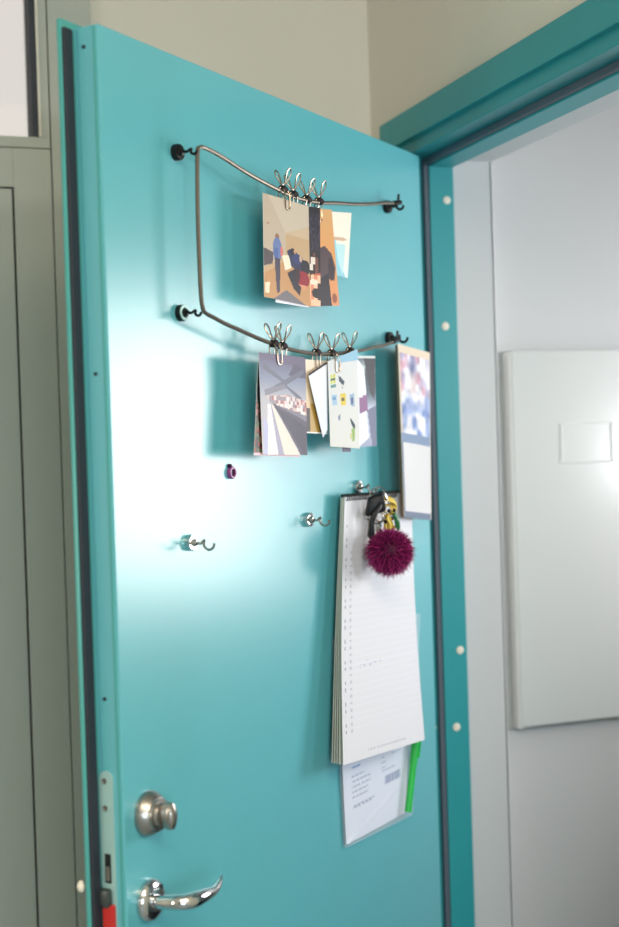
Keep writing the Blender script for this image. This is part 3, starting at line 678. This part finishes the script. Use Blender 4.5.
key(.630, -.098, .047, .25, MT['gold'], .85); key(.600, -.104, .043, .05, MT['chrome'])
# ribbon charm: twisted yellow strip in two loops
bm = bmesh.new()
tube(bm, [kl(.612, -.088, .046), kl(.628, -.092, .050), kl(.640, -.099, .049), kl(.634, -.108, .052), kl(.618, -.110, .053), kl(.606, -.118, .052), kl(.612, -.128, .052), kl(.610, -.146, .050)], lambda s: .0048 + .002 * math.sin(s * 9), n=10, seg=6, flat=.45)
tube(bm, [kl(.634, -.094, .045), kl(.646, -.106, .044), kl(.648, -.118, .045)], .0035, n=8, seg=5, flat=.5)
tube(bm, [kl(.605, -.120, .050), kl(.602, -.130, .050), kl(.606, -.140, .050)], .0042, n=8, seg=5, flat=.5)
obj('ribbon_charm', bm, MT['yellow'], t, smooth=True)
bm = bmesh.new(); tube(bm, [kl(.632, -.112, .050), kl(.640, -.122, .051), kl(.646, -.134, .050), kl(.648, -.138, .049)], lambda s: .0028 + .0042 * math.sin(math.pi * min(1, .2 + .75 * s)), n=12, seg=5, flat=.6)
obj('leaf_charm', bm, MT['greendark'], t, smooth=True)
bm = bmesh.new()
for u, v, k in ((.598, -.124, .052), (.616, -.120, .054), (.622, -.108, .055), (.626, -.134, .052), (.606, -.108, .054)):
    tube(bm, [kl(u - .003, v, k), kl(u, v + .001, k + .001), kl(u + .003, v, k)], lambda s: .0006 + .0026 * math.sin(math.pi * s), n=8, seg=3)
obj('dark_bead', bm, MT['coil'], t, smooth=True)
# pompom fur: many tapered strands on a ball
PC = Vector(kl(.582, -.166, .066)); rnd = random.Random(5)
V, F, Cc = [], [], []
core = .0262
bm = bmesh.new(); bmesh.ops.create_icosphere(bm, subdivisions=3, radius=core)
me0 = bpy.data.meshes.new('core'); bm.to_mesh(me0); bm.free()
for v in me0.vertices: V.append(PC + v.co)
for p in me0.polygons: F.append(tuple(p.vertices)); Cc.append((92, 8, 60))
bpy.data.meshes.remove(me0)
cols = [(150, 24, 98), (172, 34, 116), (128, 16, 82), (186, 52, 132), (104, 12, 66), (160, 20, 92), (74, 8, 50)]
for i in range(5200):
    z = rnd.uniform(-1, 1); a = rnd.uniform(0, 2 * math.pi); rr = math.sqrt(1 - z * z)
    nn = Vector((rr * math.cos(a), rr * math.sin(a), z))
    ln = rnd.uniform(.009, .0155); base = nn * core * .96
    tang = nn.orthogonal().normalized(); tang.rotate(Matrix.Rotation(rnd.uniform(0, 6.28), 3, nn))
    bendv = Vector((rnd.gauss(0, .35), rnd.gauss(0, .35), rnd.gauss(-.35, .3)))
    c = rnd.choice(cols); wd = rnd.uniform(.0005, .0009)
    p1 = base + nn * ln * .5 + bendv * ln * .12; p2 = base + nn * ln * .92 + bendv * ln * .5
    i0 = len(V)
    V += [PC + base - tang * wd, PC + base + tang * wd, PC + p1 + tang * wd * .7, PC + p1 - tang * wd * .7, PC + p2]
    F += [(i0, i0 + 1, i0 + 2, i0 + 3), (i0 + 3, i0 + 2, i0 + 4)]; Cc += [c, c]
me = bpy.data.meshes.new('fur_pompom'); me.from_pydata([tuple(v) for v in V], [], F)
at = me.color_attributes.new('Col', 'FLOAT_COLOR', 'CORNER')
for p, c in zip(me.polygons, Cc):
    for li in p.loop_indices: at.data[li].color = rgb(*c)
me.materials.append(MT['fur'])
o = bpy.data.objects.new('fur_pompom', me); COL.objects.link(o); o.parent = t; o['label'] = 'magenta fur pompom'
